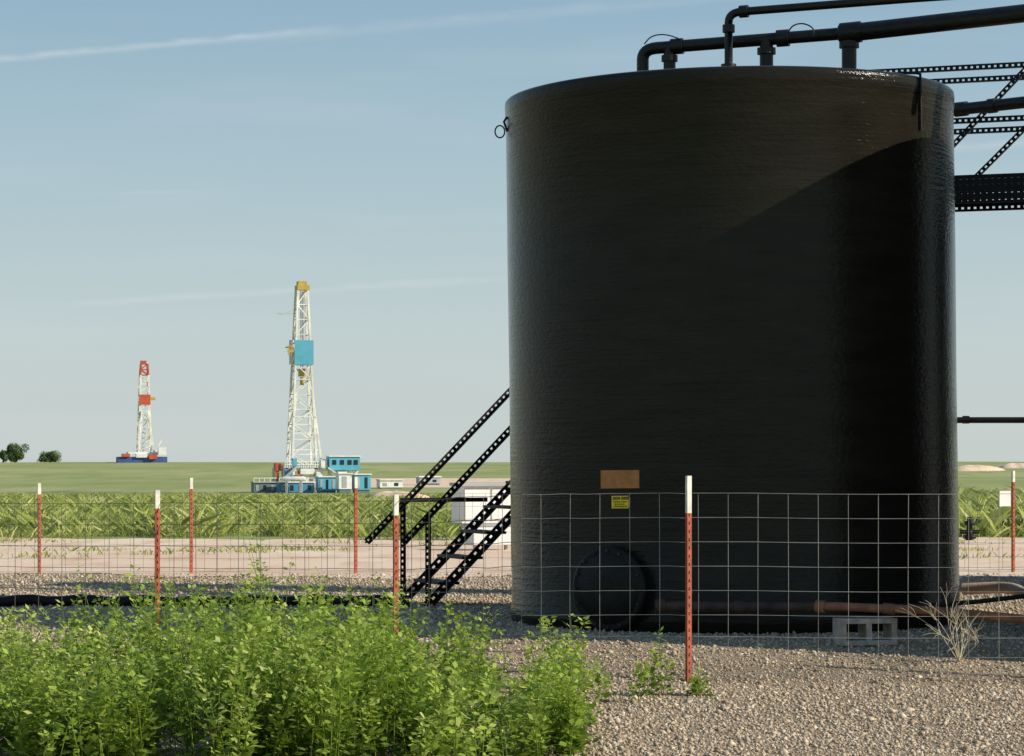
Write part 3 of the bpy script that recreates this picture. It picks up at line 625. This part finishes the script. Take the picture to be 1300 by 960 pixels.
# ---------------------------------------------------------------- light, sky, camera
AZ=math.radians(75); EL=math.radians(27.5)
sv=Vector((math.sin(AZ)*math.cos(EL),-math.cos(AZ)*math.cos(EL),math.sin(EL)))
sd=bpy.data.lights.new('sun','SUN'); sd.energy=5; sd.angle=math.radians(.5); sd.color=(1,.93,.78)
so=bpy.data.objects.new('sun',sd); C.objects.link(so); so.rotation_euler=sv.to_track_quat('Z','Y').to_euler()
w=bpy.data.worlds.new('World'); S.world=w; w.use_nodes=True; nt=w.node_tree; N=nt.nodes; L=nt.links; bg=N['Background']
sky=N.new('ShaderNodeTexSky'); sky.sky_type='NISHITA'; sky.sun_disc=False; sky.sun_elevation=EL
sky.sun_rotation=math.atan2(sv.x,sv.y); sky.air_density=1.0; sky.dust_density=1.0; sky.ozone_density=1.2
tc=N.new('ShaderNodeTexCoord'); sx=N.new('ShaderNodeSeparateXYZ'); L.new(tc.outputs['Generated'],sx.inputs[0])
def mth(op,a,b=None,c=None,clamp=False):
    n=N.new('ShaderNodeMath'); n.operation=op; n.use_clamp=clamp
    for i,v in enumerate((a,b,c)):
        if v is None: continue
        if isinstance(v,(int,float)): n.inputs[i].default_value=v
        else: L.new(v,n.inputs[i])
    return n.outputs[0]
hr=N.new('ShaderNodeValToRGB'); e=hr.color_ramp.elements
while len(e)<5: e.new(.5)
for i,(p_,c_) in enumerate(((0,(.59,.65,.635)),(.05,(.54,.635,.645)),(.11,(.42,.56,.625)),(.18,(.29,.45,.58)),(.8,(.09,.19,.37)))): e[i].position=p_; e[i].color=(*c_,1)
L.new(sx.outputs['Z'],hr.inputs['Fac'])
hs=N.new('ShaderNodeVectorMath'); hs.operation='SCALE'; hs.inputs['Scale'].default_value=10; L.new(hr.outputs['Color'],hs.inputs[0])
hm=N.new('ShaderNodeMixRGB'); hm.inputs['Fac'].default_value=.92; L.new(sky.outputs[0],hm.inputs['Color1']); L.new(hs.outputs[0],hm.inputs['Color2'])
yy=mth('MAXIMUM',sx.outputs['Y'],.05); uu=mth('DIVIDE',sx.outputs['X'],yy); vv=mth('DIVIDE',sx.outputs['Z'],yy)
cv=N.new('ShaderNodeCombineXYZ'); L.new(uu,cv.inputs[0]); L.new(vv,cv.inputs[1])
def noise(sx_,sy_,det=6):
    mp=N.new('ShaderNodeMapping'); mp.inputs['Scale'].default_value=(sx_,sy_,1); L.new(cv.outputs[0],mp.inputs[0]); n=N.new('ShaderNodeTexNoise'); n.inputs['Scale'].default_value=1; n.inputs['Detail'].default_value=det; L.new(mp.outputs[0],n.inputs['Vector']); return n.outputs['Fac']
nf=noise(60,160); nb=noise(6,50)
def trail(x0,y0,x1,y1,wd,amp):
    u0,v0,u1,v1=(x0-650)/F,(587-y0)/F,(x1-650)/F,(587-y1)/F; k=(v1-v0)/(u1-u0)
    line=mth('MULTIPLY_ADD',uu,k,v0-k*u0); line=mth('MULTIPLY_ADD',mth('SUBTRACT',nf,.5),wd/F*1.5,line)
    d=mth('ABSOLUTE',mth('SUBTRACT',vv,line)); m_=mth('SUBTRACT',1,mth('DIVIDE',d,wd/F),None,True)
    m_=mth('MULTIPLY',m_,mth('MULTIPLY',mth('SUBTRACT',uu,u0),40,None,True)); m_=mth('MULTIPLY',m_,mth('MULTIPLY',mth('SUBTRACT',u1,uu),25,None,True))
    front=mth('GREATER_THAN',sx.outputs['Y'],.1)
    return mth('MULTIPLY',mth('MULTIPLY',m_,mth('MULTIPLY_ADD',nf,1.2,-.1)),mth('MULTIPLY',front,amp))
tot=None
for a in((-160,90,450,35,6,.5),(300,52,1150,-25,11,.2),(60,388,700,350,6,.3),(100,246,320,242,4,.2),(900,215,1500,165,8,.3)):
    q=trail(*a); tot=q if tot is None else mth('ADD',tot,q)
mr=N.new('ShaderNodeMapRange'); mr.inputs['From Min'].default_value=.5; mr.inputs['From Max'].default_value=.8; mr.inputs['To Max'].default_value=.12; L.new(nb,mr.inputs['Value'])
tot=mth('ADD',tot,mr.outputs[0],None,True)
mx=N.new('ShaderNodeMixRGB'); L.new(tot,mx.inputs['Fac']); L.new(hm.outputs[0],mx.inputs['Color1']); mx.inputs['Color2'].default_value=(7.9,8.1,8.0,1)
L.new(mx.outputs[0],bg.inputs['Color']); bg.inputs['Strength'].default_value=.1
cd=bpy.data.cameras.new('camera'); cam=bpy.data.objects.new('camera',cd); C.objects.link(cam); cam.location=(0,0,EYE); cam.rotation_euler=(math.pi/2,0,0)
cd.sensor_width=36; cd.sensor_fit='HORIZONTAL'; cd.lens=36*F/1300; cd.shift_y=107/1300; cd.clip_start=.1; cd.clip_end=12000
S.camera=cam
S.view_settings.view_transform='Standard'; S.view_settings.look='None'; S.view_settings.exposure=0
